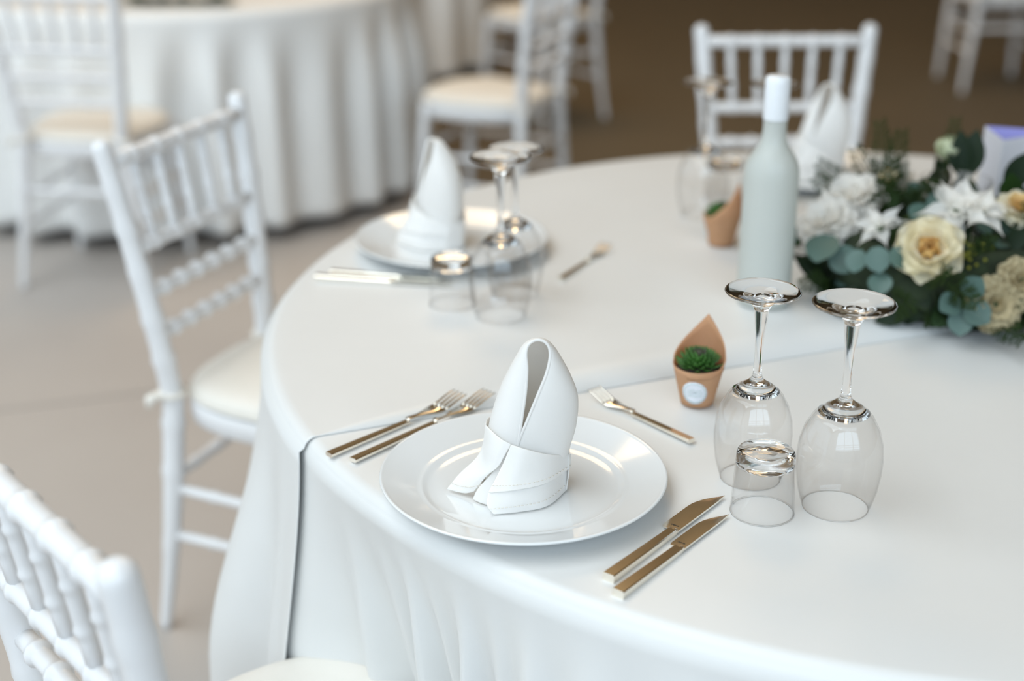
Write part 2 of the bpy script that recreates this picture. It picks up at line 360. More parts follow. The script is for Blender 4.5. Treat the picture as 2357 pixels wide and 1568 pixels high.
# ------------------------------------------------------------------ chiavari chairs
def bamboo(p0, p1, r, n, seg=10, ring=1.20, ends=True):
    """straight cane with n turned rings"""
    p0, p1 = Vector(p0), Vector(p1); L = (p1 - p0).length; st = [(0, r), (1, r)]
    hw = 0.0042 / L
    for k in range(1, n + 1):
        c = k / (n + 1); st += [(c - hw * 3.2, r), (c - hw * 1.6, r), (c - hw * .7, r * ring), (c, r * (ring + .03)), (c + hw * .7, r * ring), (c + hw * 1.6, r), (c + hw * 3.2, r)]
    st.sort(); bm = bmesh.new(); tube(bm, [p0.lerp(p1, t) for t, _ in st], [q for _, q in st], seg); return bm
def make_chair():
    t = thing('chiavari_chair', 'x', 'chair')
    Wt, Ws, Wf, Wff = .197, .150, .198, .180
    def post_x(z):  # half width of rear posts
        return Wf + (Ws - Wf) * min(z, .45) / .45 if z < .45 else Ws + (Wt - Ws) * (z - .45) / .455
    def post_y(z):
        return -.188 - .030 * ((.45 - z) / .45) ** 2 if z < .45 else -.188 - .058 * ((z - .45) / .455) ** 1.3
    for s in (-1, 1):
        zs = [k / 60 * .895 for k in range(61)]
        rings = [.17, .31, .40, .52, .60, .68, .76, .83]
        pts, rr = [], []
        for z in zs:
            base = .0115 + .0075 * smoothstep(0, .35, z) - .002 * smoothstep(.5, .9, z)
            g = max(math.exp(-((z - q) / .008) ** 2) for q in rings)
            pts.append((s * post_x(z), post_y(z), z)); rr.append(base * (1 + .17 * g))
        for dz, q in ((.902, .0165), (.908, .012), (.911, .005)):
            pts.append((s * post_x(dz), post_y(dz), dz)); rr.append(q)
        bm = bmesh.new(); tube(bm, pts, rr, 14); build('rear_post', bm, M['chair'], t)
        # front leg
        pts, rr = [], []
        for k in range(31):
            z = .45 * k / 30; g = max(math.exp(-((z - q) / .008) ** 2) for q in (.12, .22, .33))
            pts.append((s * (Wff - .012 + .02 * (1 - z / .45)), .145 + .026 * (1 - z / .45), z)); rr.append((.0115 + .006 * smoothstep(0, .3, z)) * (1 + .17 * g))
        bm = bmesh.new(); tube(bm, pts, rr, 12); build('front_leg', bm, M['chair'], t)
        # side stretchers
        for z in (.19, .28):
            build('stretcher', bamboo((s * post_x(z), post_y(z), z), (s * (Wff - .001), .158, z), .0095, 3), M['chair'], t)
    for z, r, n, nm in ((.872, .0140, 5, 'top_rail'), (.722, .0125, 5, 'middle_rail'), (.642, .0115, 6, 'lower_rail'), (.567, .0115, 6, 'lower_rail'), (.30, .0100, 4, 'stretcher')):
        build(nm, bamboo((-post_x(z), post_y(z), z), (post_x(z), post_y(z), z), r, n, 12, 1.34 if nm == 'lower_rail' else 1.18), M['chair'], t)
    build('stretcher', bamboo((-Wff + .006, .154, .30), (Wff - .006, .154, .30), .0095, 4), M['chair'], t)
    for k in range(5):
        u = (k - 2) / 3.0
        build('spindle', bamboo((u * post_x(.722), post_y(.722), .722), (u * post_x(.872), post_y(.872), .872), .0085, 2, 10), M['chair'], t)
    # seat frame and cushion: rounded trapezoid outline
    def outline(sc, n=48):
        pts = []
        for k in range(n):
            a = 2 * PI * k / n; c, s_ = math.cos(a), math.sin(a); e = 0.70
            x = math.copysign(abs(c) ** e, c); y = math.copysign(abs(s_) ** e, s_)
            yy = (y * .180 + 0.016 * (1 - x * x)) if y > 0 else y * .198; w = .172 + (.192 - .172) * (y + 1) / 2
            pts.append((x * w * sc, yy * sc + 0.003))
        return pts
    def slab(prof, m, nm):
        bm = bmesh.new(); rows = [[(x, y, z) for x, y in outline(sc)] for sc, z in prof]; V = grid(bm, rows, close_u=True)
        bm.faces.new(V[0]); bm.faces.new(V[-1]); return build(nm, bm, m, t)
    slab([(1.0, .405), (1.03, .410), (1.03, .440), (1.01, .4455)], M['chair'], 'seat_frame')
    cu = slab([(.93, .446), (.99, .449), (1.015, .457), (1.0, .467), (.95, .474), (.85, .479), (.65, .483), (.4, .485), (.1, .486)], M['cushion'], 'cushion')
    bm = bmesh.new(); pts = [(x, y, .4550) for x, y in outline(1.018)]; pts.append(pts[0]); tube(bm, pts, .0028, 8, caps=False); build('piping', bm, M['cushion'], cu)
    for s in (-1, 1):
        bm = bmesh.new(); cxp, cyp = s * post_x(.455), post_y(.455)
        tube(bm, [(cxp + .022 * math.cos(a), cyp + .022 * math.sin(a), .458) for a in [2 * PI * k / 16 for k in range(17)]], .006, 8, caps=False)
        tube(bm, [(cxp + s * .020, cyp - .016, .458), (cxp + s * .030, cyp - .026, .452), (cxp + s * .030, cyp - .030, .436)], [.009, .010, .005], 8)
        build('cushion_tie', bm, M['cushion'], t)
    return t
CH = [  # x, y, rz deg, label
    (-0.240, 1.247, -50, 'white chiavari chair whose seat touches the near tablecloth, beside the plate with knives'),
    (-0.358, 2.318, -113, 'white chiavari chair drawn up to the plate with two glasses near the table edge'),
    (0.641, 3.074, 181.6, 'white chiavari chair behind the frosted bottle, facing across the table'),
    (-1.245, 4.219, -8.5, 'white chiavari chair with its back to us at the pleated tablecloth'),
    (-0.077, 4.642, 65.3, 'white chiavari chair seen from the side beside the pleated tablecloth'),
    (0.12, 6.25, 45, 'white chiavari chair by the farthest table, its ivory seat half hidden by another chair'),
    (2.34, 6.979, 2.6, 'white chiavari chair standing alone in the dim part of the hall'),
]
chair0 = make_chair()
for i, (x, y, a, lb) in enumerate(CH):
    c = chair0 if i == 0 else copy_tree(chair0)
    c.location = (x, y, 0); c.rotation_euler = (0, 0, math.radians(a)); tag(c, lb, 'chair', 'white chiavari chairs')

# ------------------------------------------------------------------ plates
def make_plate(label):
    t = thing('dinner_plate', label, 'plate', group='white dinner plates')
    R = .152
    prof = [(0, .004), (.085, .004), (.088, .0), (.094, .0), (.097, .005), (.104, .008), (.125, .014), (.145, .0195), (.150, .0212), (R, .0232), (.1512, .0246), (.149, .0246)]
    # ribbed rim (fine concentric ridges), then the well
    r = .1475; k = 0
    while r > .111:
        prof.append((r, .0105 + .0138 * ((r - .108) / .0415) ** 1.0 + (.00025 if k % 2 else -.00015))); r -= .0018; k += 1
    prof += [(.109, .0118), (.106, .0107), (.103, .0092), (.099, .0080), (.092, .0073), (.06, .0070), (0, .0070)]
    bm = bmesh.new(); lathe(bm, prof, 128); build('plate_body', bm, M['porcelain'], t)
    return t
def one_plate(label):
    # a plate is one piece: single mesh
    t = make_plate(label); b = t.children[0]; b.parent = None; b.name = 'dinner_plate'; tag(b, label, 'plate', 'white dinner plates')
    bpy.data.objects.remove(t); return b
pl = one_plate('white ribbed-rim dinner plate beside the two bare knives, overhanging the table edge')
pl.location = (.012, 1.340, TZ)
for (x, y), lb in (((-.095, 2.138), 'white dinner plate in front of the chair with cushion ties, behind the paired glasses'), ((.575, 2.545), 'white dinner plate partly hidden behind the frosted bottle and flowers')):
    q = pl.copy(); COL.objects.link(q); q.location = (x, y, ZF); tag(q, lb, 'plate', 'white dinner plates')
PW = .0070

# ------------------------------------------------------------------ folded napkins (centimetres -> metres)
def make_napkin(label):
    t = thing('folded_napkin', label, 'napkin', group='standing folded napkins')
    cm = lambda p: Vector(p) / 100
    Lr = [((-1.2, -3.0, 0.1), (-3.9, 0.2, 0.1)), ((-.9, -3.1, 3.5), (-3.85, 0, 3.3)), ((-.6, -3.2, 6.64), (-3.67, 0, 6.16)), ((-.25, -3.1, 9.14), (-3.39, 0, 7.9)), ((.18, -2.7, 12.34), (-2.47, 0, 11.12)), ((.31, -2.3, 14.55), (-1.49, 0, 13.4)), ((.20, -1.95, 16.0), (-.55, -.3, 15.4)), ((.38, -1.7, 16.85), (-.02, -.7, 16.5)), ((.85, -1.55, 17.28), (.70, -.8, 17.1)), ((1.48, -1.5, 17.42), (1.48, -.8, 17.27))]
    Rr = [((-1.1, -3.0, 0.1), (4.3, 0.2, 0.1)), ((-.85, -3.1, 3.5), (4.6, 0, 2.3)), ((-.56, -3.2, 6.64), (4.75, 0, 4.4)), ((.41, -3.1, 9.38), (5.41, 0, 7.16)), ((1.58, -2.7, 12.34), (5.54, 0, 10.38)), ((2.27, -2.3, 14.07), (4.74, 0, 12.83)), ((2.62, -1.95, 15.6), (3.6, -.3, 15.2)), ((2.55, -1.7, 16.6), (2.98, -.7, 16.3)), ((2.12, -1.55, 17.2), (2.28, -.8, 17.05)), ((1.48, -1.5, 17.42), (1.48, -.8, 17.27))]
    back = [(.2, 3.2, .1), (.3, 3.2, 3.2), (.5, 3.2, 6), (.8, 3.1, 8.5), (1.2, 2.7, 11.5), (1.4, 2.0, 13.8), (1.5, 1.1, 15.3), (1.5, .4, 16.3), (1.5, -.1, 16.9), (1.48, -.35, 17.1)]
    seq = list(zip(Lr, back)) + [((r), b_) for r, b_ in list(zip(Rr, back))[::-1][1:]]
    rows = []
    for (E, S), B in seq:
        E, S, B = Vector(E), Vector(S), Vector(B); pts = []
        for k in range(9):
            f = PI / 2 * k / 8; sn_, cs = math.sin(f), math.cos(f)
            pts.append(cm((E.x + (S.x - E.x) * sn_, S.y + (E.y - S.y) * cs, E.z + (S.z - E.z) * (k / 8) ** 1.3)))
        for k in range(1, 9):
            f = PI / 2 * k / 8
            pts.append(cm((B.x + (S.x - B.x) * math.cos(f), S.y + (B.y - S.y) * math.sin(f), S.z + (B.z - S.z) * k / 8)))
        rows.append(pts)
    cols = [catmull([rows[i][j] for i in range(len(rows))], 100) for j in range(17)]
    bm = bmesh.new(); grid(bm, cols); bmesh.ops.remove_doubles(bm, verts=bm.verts[:], dist=.0004)
    hood = build('hood', bm, M['napkin'], t); solid(hood, .0022, 0, 1)
    bm = bmesh.new(); tube(bm, cols[0][9:-9], .0017, 8); build('rolled_edge', bm, M['napkin'], hood)
    def sheet(name, rows, nu=14, nv=18, th=.0014):
        rows = [[cm(p) for p in r] for r in rows]
        g = loft(rows, nu, nv); bm = bmesh.new(); grid(bm, g); o = build(name, bm, M['napkin'], t); solid(o, th, 0, 1); return o, g
    def stitch(o, curve, r=.00035):
        bm = bmesh.new(); n = len(curve)
        for k in range(0, n - 1):
            a, b = Vector(curve[k]), Vector(curve[k + 1]); tube(bm, [a.lerp(b, .1), a.lerp(b, .75)], r, 5)
        build('hem_stitching', bm, M['stitch'], o)
    # left tail of the cuff
    o, g = sheet('cuff_tail', [[(-3.95, -.5, 7.6), (-3.25, -2.4, 7.75), (-2.3, -3.45, 7.35), (-1.25, -3.75, 6.89)],
        [(-4.25, -.7, 5.35), (-3.65, -2.6, 5.6), (-2.75, -3.65, 5.85), (-1.95, -4.0, 5.7)],
        [(-4.95, -.9, 3.9), (-4.15, -2.5, 3.8), (-3.4, -3.5, 4.1), (-2.6, -4.0, 4.45)],
        [(-6.7, -1.0, 2.1), (-5.8, -2.0, 2.1), (-4.75, -2.9, 2.5), (-3.85, -3.4, 3.0)],
        [(-8.1, -1.0, .25), (-7.1, -1.55, .25), (-6.1, -2.1, .35), (-5.15, -2.6, .8)]], 16, 22)
    stitch(o, [Vector(p) + Vector((0, -.0012, .0016)) for p in g[-3]])
    # right flap of the cuff
    o, g = sheet('cuff_flap', [[(-1.31, -3.75, 6.89), (.41, -4.0, 6.4), (2.75, -2.9, 5.3), (4.98, -.2, 4.0)],
        [(-2.0, -4.15, 5.2), (-.05, -4.5, 4.95), (2.55, -3.3, 4.36), (5.02, -.3, 3.55)],
        [(-2.85, -4.7, 3.54), (-.6, -5.05, 3.5), (2.4, -3.7, 3.36), (5.0, -.35, 3.05)],
        [(-3.70, -5.3, 2.1), (-.9, -5.55, 2.55), (2.3, -4.1, 2.6), (4.95, -.4, 2.5)]], 22, 18)
    stitch(o, [Vector(p) + Vector((.0002, -.0016, .0012)) for p in g[-4]])
    # under layer of the flap, standing on the plate
    o, g = sheet('cuff_underlayer', [[(-3.62, -5.1, 2.15), (-.9, -5.2, 2.45), (2.2, -3.8, 2.5), (4.8, .0, 2.7)],
        [(-3.80, -5.6, .95), (-.78, -5.55, 1.25), (2.26, -4.05, 1.25), (4.75, -.2, 1.2)],
        [(-3.1, -6.1, .06), (-.3, -5.5, .06), (2.5, -4.25, .06), (4.7, -.5, .06)]], 22, 14)
    stitch(o, [Vector(p) + Vector((.0002, -.0014, .0008)) for p in g[-5]])
    # inner tail between the two
    sheet('inner_tail', [[(-1.75, -3.4, 6.5), (-1.5, -3.45, 6.5), (-1.25, -3.5, 6.5)],
        [(-3.1, -3.4, 3.7), (-2.5, -3.8, 3.7), (-1.9, -4.2, 3.9)],
        [(-4.7, -3.1, 1.5), (-3.9, -3.6, 1.5), (-3.0, -4.3, 1.7)],
        [(-5.3, -2.9, .1), (-4.5, -3.7, .1), (-3.4, -4.4, .1)]], 10, 16)
    # back of the cuff
    sheet('cuff_back', [[(4.75, -1.0, 4.0), (4.6, 1.9, 4.8), (2.4, 3.3, 5.6), (.3, 3.6, 6.3), (-2.0, 3.1, 6.9), (-3.6, 1.7, 7.4), (-3.95, -.5, 7.6)],
        [(4.72, -1.1, 2.0), (4.6, 1.9, 2.4), (2.4, 3.35, 2.8), (.3, 3.65, 3.1), (-2.0, 3.2, 3.4), (-3.7, 1.8, 3.6), (-4.25, -.4, 3.8)],
        [(4.45, -1.3, .06), (4.45, 1.8, .06), (2.3, 3.3, .06), (.3, 3.6, .06), (-2.0, 3.2, .06), (-3.8, 1.8, .06), (-4.5, -.2, .06)]], 26, 12)
    return t
nap = make_napkin('white napkin folded into a standing hood, on the ribbed plate beside the knives')
nap.location = (.012, 1.335, TZ + PW + .0008)
for (x, y), a, lb in (((-.115, 2.150), -62, 'white standing folded napkin on the plate in front of the chair with cushion ties'), ((.562, 2.547), -30, 'white standing folded napkin on the plate behind the frosted bottle')):
    c = copy_tree(nap); c.location = (x, y, ZF + PW + .0008); c.rotation_euler = (0, 0, math.radians(a)); tag(c, lb, 'napkin', 'standing folded napkins')

# ------------------------------------------------------------------ cutlery (lying along local +y: handle end at y=0)
def bar_handle(L0, L1, w0, w1, h):
    bm = bmesh.new(); n = 8; rows = []
    for k in range(n + 1):
        f = k / n; y = L0 + (L1 - L0) * f; w = w0 + (w1 - w0) * f; hh = h * (1 - .25 * f); b = .0011
        rows.append([(-w + b, y, 0), (w - b, y, 0), (w, y, b), (w, y, hh - b), (w - b, y, hh), (-w + b, y, hh), (-w, y, hh - b), (-w, y, b)])
    V = grid(bm, rows, close_u=True); bm.faces.new(V[0]); bm.faces.new(V[-1]); return bm
def make_knife(name, label, L, wb, small=False):
    t = thing(name, label, 'knife'); Lh = L * .54
    h = sharp(build('handle', bar_handle(0, Lh, .0066, .0052, .0088), M['steel'], t), 30)
    # blade: outline in plan, slim section
    bm = bmesh.new(); n = 22; rows = []
    for k in range(n + 1):
        f = k / n; y = Lh + .002 + (L - Lh - .002) * f
        xr = .0052 - .001 * smoothstep(.8, 1, f)         # spine side nearly straight
        xl = -(.0052 + (wb - .0104) * (smoothstep(-.12, .05, f)) * (1 - max(0, (f - .55) / .45) ** 2.0)) if f < 1 else 0
        xl = min(xl, xr - .0012) if f < 1 else xr - .0008
        if f > .55: xl = -.0052 * (1 - ((f - .55) / .45) ** 2) - (wb - .0104) * (1 - ((f - .55) / .45) ** 2.0) + (xr - .0006) * ((f - .55) / .45) ** 2
        zc = .0034; th = .0011
        rows.append([(xl, y, zc), (xl * .6 + xr * .4, y, zc + th * .8), (xr, y, zc + th), (xr, y, zc - th), (xl * .6 + xr * .4, y, zc - th * .8)])
    V = grid(bm, rows, close_u=True); bm.faces.new(V[0]); bm.faces.new(V[-1])
    b = sharp(build('blade', bm, M['steel_blade'], t), 25)
    bm = bmesh.new(); box(bm, (-.0050, Lh - .001, .0008), (.0050, Lh + .003, .0062), .0006); build('bolster', bm, M['steel'], t)
    bm = bmesh.new(); y = Lh + .010
    for k in range(7): box(bm, (-.0075 + k * .0013, y + .0003 * math.sin(k * 2.1), .00455), (-.0067 + k * .0013, y + .0009 + .0004 * (k % 2), .00475))
    build('maker_mark', bm, M['engrave'], b)
    return t
def place(t, tip, end, z, dz=0.0):
    d = Vector((tip[0] - end[0], tip[1] - end[1])); t.location = (end[0], end[1], z); t.rotation_euler = (0, 0, math.atan2(d.y, d.x) - PI / 2); return d.length
k1 = make_knife('table_knife', 'long steel table knife next to the ribbed plate', .210, .0205); place(k1, (.221, 1.326), (.091, 1.160), TZ)
k2 = make_knife('dessert_knife', 'shorter steel knife next to the upturned tumbler, outermost of the two', .195, .0175); place(k2, (.219, 1.285), (.098, 1.132), TZ)
def make_fork(name, label, L, w):
    t = thing(name, label, 'fork'); Lh = L * .58
    sharp(build('handle', bar_handle(0, Lh, .0052, .0040, .0050), M['steel'], t), 30)
    bm = bmesh.new(); n = 20; zs = []
    def zc(f): return .0046 - .0012 * math.sin(PI * min(1, f * 1.4)) - .002 * smoothstep(.25, .55, f) + .0075 * smoothstep(.55, 1.0, f) - .0005
    y0 = Lh - .001; Ln = L - y0
    # neck and palm
    rows = []
    for k in range(13):
        f = .62 * k / 12; y = y0 + Ln * f; hw = .0030 + (w - .0030) * smoothstep(.18, .55, f); z = zc(f) + .0006; th = .0011 + .0008 * (1 - smoothstep(0, .3, f))
        rows.append([(-hw, y, z), (0, y, z - th * 1.1), (hw, y, z), (hw, y, z + th), (0, y, z + th * .6), (-hw, y, z + th)])
    V = grid(bm, rows, close_u=True); bm.faces.new(V[0]); bm.faces.new(V[-1])
    hd = build('head', bm, M['steel'], t)
    for q in range(4):
        bm = bmesh.new(); xc = (-1 + 2 * q / 3) * (w - .0014); rows = []
        for k in range(9):
            f = .60 + .40 * k / 8; y = y0 + Ln * f; hw = .00135 * (1 - .45 * k / 8); z = zc(f) + .0006; th = .0012
            rows.append([(xc - hw, y, z), (xc + hw, y, z), (xc + hw, y, z + th), (xc - hw, y, z + th)])
        V = grid(bm, rows, close_u=True); bm.faces.new(V[0]); bm.faces.new(V[-1]); build('tine', bm, M['steel'], hd)
    return t
f1 = make_fork('table_fork', 'steel table fork lying across the cloth seam, farther from the ribbed plate', .207, .0115); place(f1, (-.062, 1.568), (-.204, 1.417), TZ + .002)
f2 = make_fork('dessert_fork', 'steel fork half hidden under the rim of the ribbed plate', .224, .0105); place(f2, (-.027, 1.572), (-.176, 1.404), TZ + .002)
f3 = make_fork('dessert_fork', 'short steel dessert fork laid above the ribbed plate, near the potted succulent', .165, .0098); place(f3, (.100, 1.577), (.204, 1.451), TZ + .0025)
def clone(t, tip, end, z, label, cat, group=None):
    c = copy_tree(t); place(c, tip, end, z); tag(c, label, cat, group); return c
clone(k1, (-.085, 1.968), (-.292, 1.998), ZF, 'steel knife by the far paired glasses, farther from the plate', 'knife')
clone(k2, (-.085, 1.988), (-.272, 2.018), ZF, 'steel knife by the far paired glasses, against the plate', 'knife')
clone(f3, (.145, 2.130), (.072, 1.994), ZF, 'steel dessert fork beside the far paired glasses, left of the frosted bottle', 'fork')
clone(f3, (.640, 2.432), (.480, 2.405), ZF, 'steel dessert fork behind the frosted bottle, before the farthest plate', 'fork')

# ------------------------------------------------------------------ glassware, all upside down
def wine_glass(label, s=1.0):
    t = thing('wine_glass', label, 'wine glass', group='upturned wine glasses')
    sc = lambda pr: [(r * s, z * s) for r, z in pr]
    foot = [(0, .2240), (.012, .2243), (.026, .2258), (.036, .2270), (.0405, .2274), (.0414, .2264), (.0408, .2253), (.036, .2238), (.026, .2212), (.017, .2172), (.0110, .2110), (.0082, .2050)]
    stem = [(0, .2140), (.0082, .2140), (.0080, .2030), (.0068, .1920), (.0053, .1780), (.0044, .1580), (.0043, .1400), (.0050, .1285), (.0072, .1232), (.0110, .1198), (.0182, .1155), (.0262, .1092), (.0255, .1080), (.0175, .1128), (.0095, .1160), (0, .1170)]
    bm = bmesh.new(); lathe(bm, sc(foot + [(0, .2050)]), 72); build('foot', bm, M['glass'], t)
    bm = bmesh.new(); lathe(bm, sc(stem), 64); build('stem', bm, M['glass'], t)
    outer = [(.0262, .1090), (.0310, .1030), (.0380, .0900), (.0425, .0740), (.0440, .0580), (.0434, .0420), (.0410, .0240), (.0372, .0090), (.0342, .0012), (.0338, .0004)]
    inner = [(.0334, .0), (.0330, .0004), (.0363, .0090), (.0401, .0240), (.0425, .0420), (.0431, .0580), (.0416, .0740), (.0370, .0890), (.0300, .1012), (.0255, .1079)]
    bm = bmesh.new(); lathe(bm, sc(outer + inner), 80, close=True); bw = build('bowl', bm, M['thin_glass'], t)
    bm = bmesh.new(); tube(bm, [(.0336 * s * math.cos(2 * PI * k / 72), .0336 * s * math.sin(2 * PI * k / 72), .0006) for k in range(73)], .00055, 6, caps=False); build('rim', bm, M['glass'], bw)
    return t
def tumbler(label):
    t = thing('tumbler', label, 'tumbler', group='upturned tumblers')
    base = [(0, .0690), (.009, .0690), (.0155, .0700), (.020, .0716), (.0245, .0720), (.0280, .0706), (.0296, .0680), (.0300, .0640), (.0303, .0580), (.0304, .0560), (.0292, .0560), (.0270, .0545), (.0240, .0560), (.012, .0568), (0, .0568)]
    bm = bmesh.new(); lathe(bm, base, 64); build('base', bm, M['glass'], t)
    wall = [(.0304, .0560), (.0318, .0250), (.0329, .0015), (.0327, .0004), (.0322, 0), (.0317, .0004), (.0318, .0015), (.0306, .0250), (.0292, .0560)]
    bm = bmesh.new(); lathe(bm, wall, 64); w = build('wall', bm, M['thin_glass'], t)
    bm = bmesh.new(); tube(bm, [(.0323 * math.cos(2 * PI * k / 64), .0323 * math.sin(2 * PI * k / 64), .0008) for k in range(65)], .0008, 6, caps=False); build('rim', bm, M['glass'], w)
    return t
g1 = wine_glass('large upturned wine glass beside the upturned tumbler, next to the flowers'); g1.location = (.3365, 1.307, TZ)
g2 = wine_glass('upturned wine glass behind the upturned tumbler, next to the potted succulent', .95); g2.location = (.258, 1.372, TZ)
tb = tumbler('upturned glass tumbler in front of the two wine glasses near the knife tips'); tb.location = (.2585, 1.296, TZ)
def dupe(o, loc, label, cat, group): c = copy_tree(o); c.location = loc; return tag(c, label, cat, group)
dupe(g1, (-.016, 1.850, ZF), 'upturned wine glass before the far left plate, closer to the cloth seam', 'wine glass', 'upturned wine glasses')
dupe(g2, (.004, 1.938, ZF), 'upturned wine glass before the far left plate, closer to its dessert fork', 'wine glass', 'upturned wine glasses')
dupe(tb, (-.085, 1.898, ZF), 'upturned tumbler beside the far paired wine glasses at the knife tips', 'tumbler', 'upturned tumblers')
dupe(g1, (.323, 2.330, ZF), 'upturned wine glass behind the kraft cup and frosted bottle', 'wine glass', 'upturned wine glasses')
dupe(g2, (.440, 2.372, ZF), 'upturned wine glass hidden almost wholly behind the frosted bottle', 'wine glass', 'upturned wine glasses')
dupe(tb, (.372, 2.420, ZF), 'upturned tumbler between the two wine glasses behind the frosted bottle', 'tumbler', 'upturned tumblers')

# ------------------------------------------------------------------ frosted bottle
t = thing('frosted_bottle', 'tall frosted glass bottle with a white neck sleeve beside the flowers', 'bottle', (.358, 1.902, ZF))
bm = bmesh.new(); lathe(bm, [(0, .006), (.026, .003), (.031, 0), (.0355, .002), (.0375, .008), (.0380, .02), (.0380, .185), (.0372, .197), (.0340, .209), (.0270, .221), (.0205, .230), (.0172, .240), (.0160, .252), (.0158, .268), (.0150, .310), (0, .310)], 56); build('bottle_body', bm, M['frosted'], t)
bm = bmesh.new(); lathe(bm, [(.0158, .266), (.0168, .266), (.0172, .2675), (.0172, .316), (.0166, .322), (.0150, .325), (0, .3252)], 48); build('neck_sleeve', bm, M['capsule'], t)

# ------------------------------------------------------------------ succulents in kraft paper cups
def make_cup(label):
    t = thing('potted_succulent', label, 'plant', group='succulents in kraft paper cups')
    n = 64; rows = []
    tip = math.radians(62)
    for k in range(n):
        a = 2 * PI * k / n; d = abs((a - tip + PI) % (2 * PI) - PI) / PI
        ztop = .0500 + .052 * max(0.0, 1 - d * 1.75) ** 1.1 + .004 * (1 - d)
        col = []
        for q in range(9):
            f = q / 8; z = .0015 + (ztop - .0015) * f; r = .0190 + .0115 * min(z / .052, 1.1) - (.006 * smoothstep(.055, .105, z))
            col.append((r * math.cos(a), r * math.sin(a), z))
        rows.append(col)
    bm = bmesh.new(); V = grid(bm, rows, close_v=True); bm.faces.new([r[0] for r in V]); o = build('paper_wrap', bm, M['kraft'], t); solid(o, .0009, 0)
    # overlapping paper edge running down the front
    bm = bmesh.new(); rws = []
    for k in range(15):
        a = math.radians(235 + k * 9); rws.append([((.0190 + .0115 * z / .052 + .0009) * math.cos(a), (.0190 + .0115 * z / .052 + .0009) * math.sin(a), z) for z in (.0405 + .0001 * k * k * .3, .0465 - .0001 * k)])
    grid(bm, rws); o = build('folded_lip', bm, M['kraft'], t); solid(o, .0006, 1)
    bm = bmesh.new(); lathe(bm, [(.0185, .004), (.0278, .044), (.018, .048), (0, .049)], 40); build('soil', bm, M['soil'], t)
    # round sticker wrapped on the front
    bm = bmesh.new(); ctr = math.radians(254); zc = .0225; rad = .0155
    def on_cup(u, v, e): z = zc + v; r = .0190 + .0115 * z / .052 + e; a = ctr + u / r; return (r * math.cos(a), r * math.sin(a), z)
    rws = [[on_cup(rad * q / 4 * math.cos(2 * PI * k / 32), rad * q / 4 * math.sin(2 * PI * k / 32), .0008) for k in range(32)] for q in (0.02, 1, 2, 3, 4)]
    grid(bm, rws, close_u=True); st = build('round_sticker', bm, M['sticker'], t); solid(st, .0003, 1)
    bm = bmesh.new()
    for v, half, nn in ((.0035, .0075, 6), (.0, .0095, 9), (-.004, .0085, 9)):   # unreadable tiny print
        for k in range(nn):
            u = -half + 2 * half * k / (nn - 1); tube(bm, [on_cup(u - .0005, v - .0006, .0016), on_cup(u + .0004, v + .0009 * ((k * 7) % 3), .0016)], .00034, 4)
    for k in range(26):
        a = 2 * PI * k / 26; tube(bm, [on_cup(.0128 * math.cos(a), .0128 * math.sin(a), .0015), on_cup((.0135 + .001 * (k % 2)) * math.cos(a + .14), (.0135 + .001 * (k % 2)) * math.sin(a + .14), .0015)], .00045, 4)
    build('printed_wreath', bm, M['ink_green'], st)
    # rosette of pointed leaves
    rnd = random.Random(5)
    bm = bmesh.new(); rws = []
    for k in range(7):
        f = k / 6; hw = .0034 * math.sin(PI * (.22 + .78 * f)) ** .8 * (1 if f < .98 else .05) + .0001; y = .0115 * f; z = .0045 * f * f
        rws.append([(-hw, y, z), (0, y, z - .0010 * (1 - f)), (hw, y, z), (0, y, z + .0014 * (1 - f * .8))])
    V = grid(bm, rws, close_u=True); bm.faces.new(V[0]); bm.faces.new(V[-1]); proto = build('leaf', bm, M['succulent'], t)
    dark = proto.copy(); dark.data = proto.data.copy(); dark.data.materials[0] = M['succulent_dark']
    first = True; ga = 2.39996
    for k in range(105):
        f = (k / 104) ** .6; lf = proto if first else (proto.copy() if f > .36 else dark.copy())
        if not first: COL.objects.link(lf)
        first = False; lf.parent = t
        r = .001 + .025 * f; a = k * ga; zz = .053 + .014 * math.sqrt(max(0, 1 - f * f * .98)) - .004
        tilt = math.radians(80 - 75 * f + rnd.uniform(-8, 8)); s = .80 + .50 * f
        lf.matrix_local = Matrix.Translation((r * .62 * math.cos(a), r * .62 * math.sin(a), zz - .004)) @ Matrix.Rotation(a - PI / 2, 4, 'Z') @ Matrix.Rotation(tilt, 4, 'X') @ Matrix.Scale(s, 4)
    bpy.data.objects.remove(dark)
    return t
cp = make_cup('succulent in a kraft paper cup with a round white sticker, near the dessert fork'); cp.location = (.223, 1.562, ZF - .0005); cp.rotation_euler = (0, 0, 0)
c = copy_tree(cp); c.location = (.334, 2.165, ZF); c.rotation_euler = (0, 0, math.radians(-95)); tag(c, 'succulent in a kraft paper cup tucked behind the frosted bottle', 'plant', 'succulents in kraft paper cups')

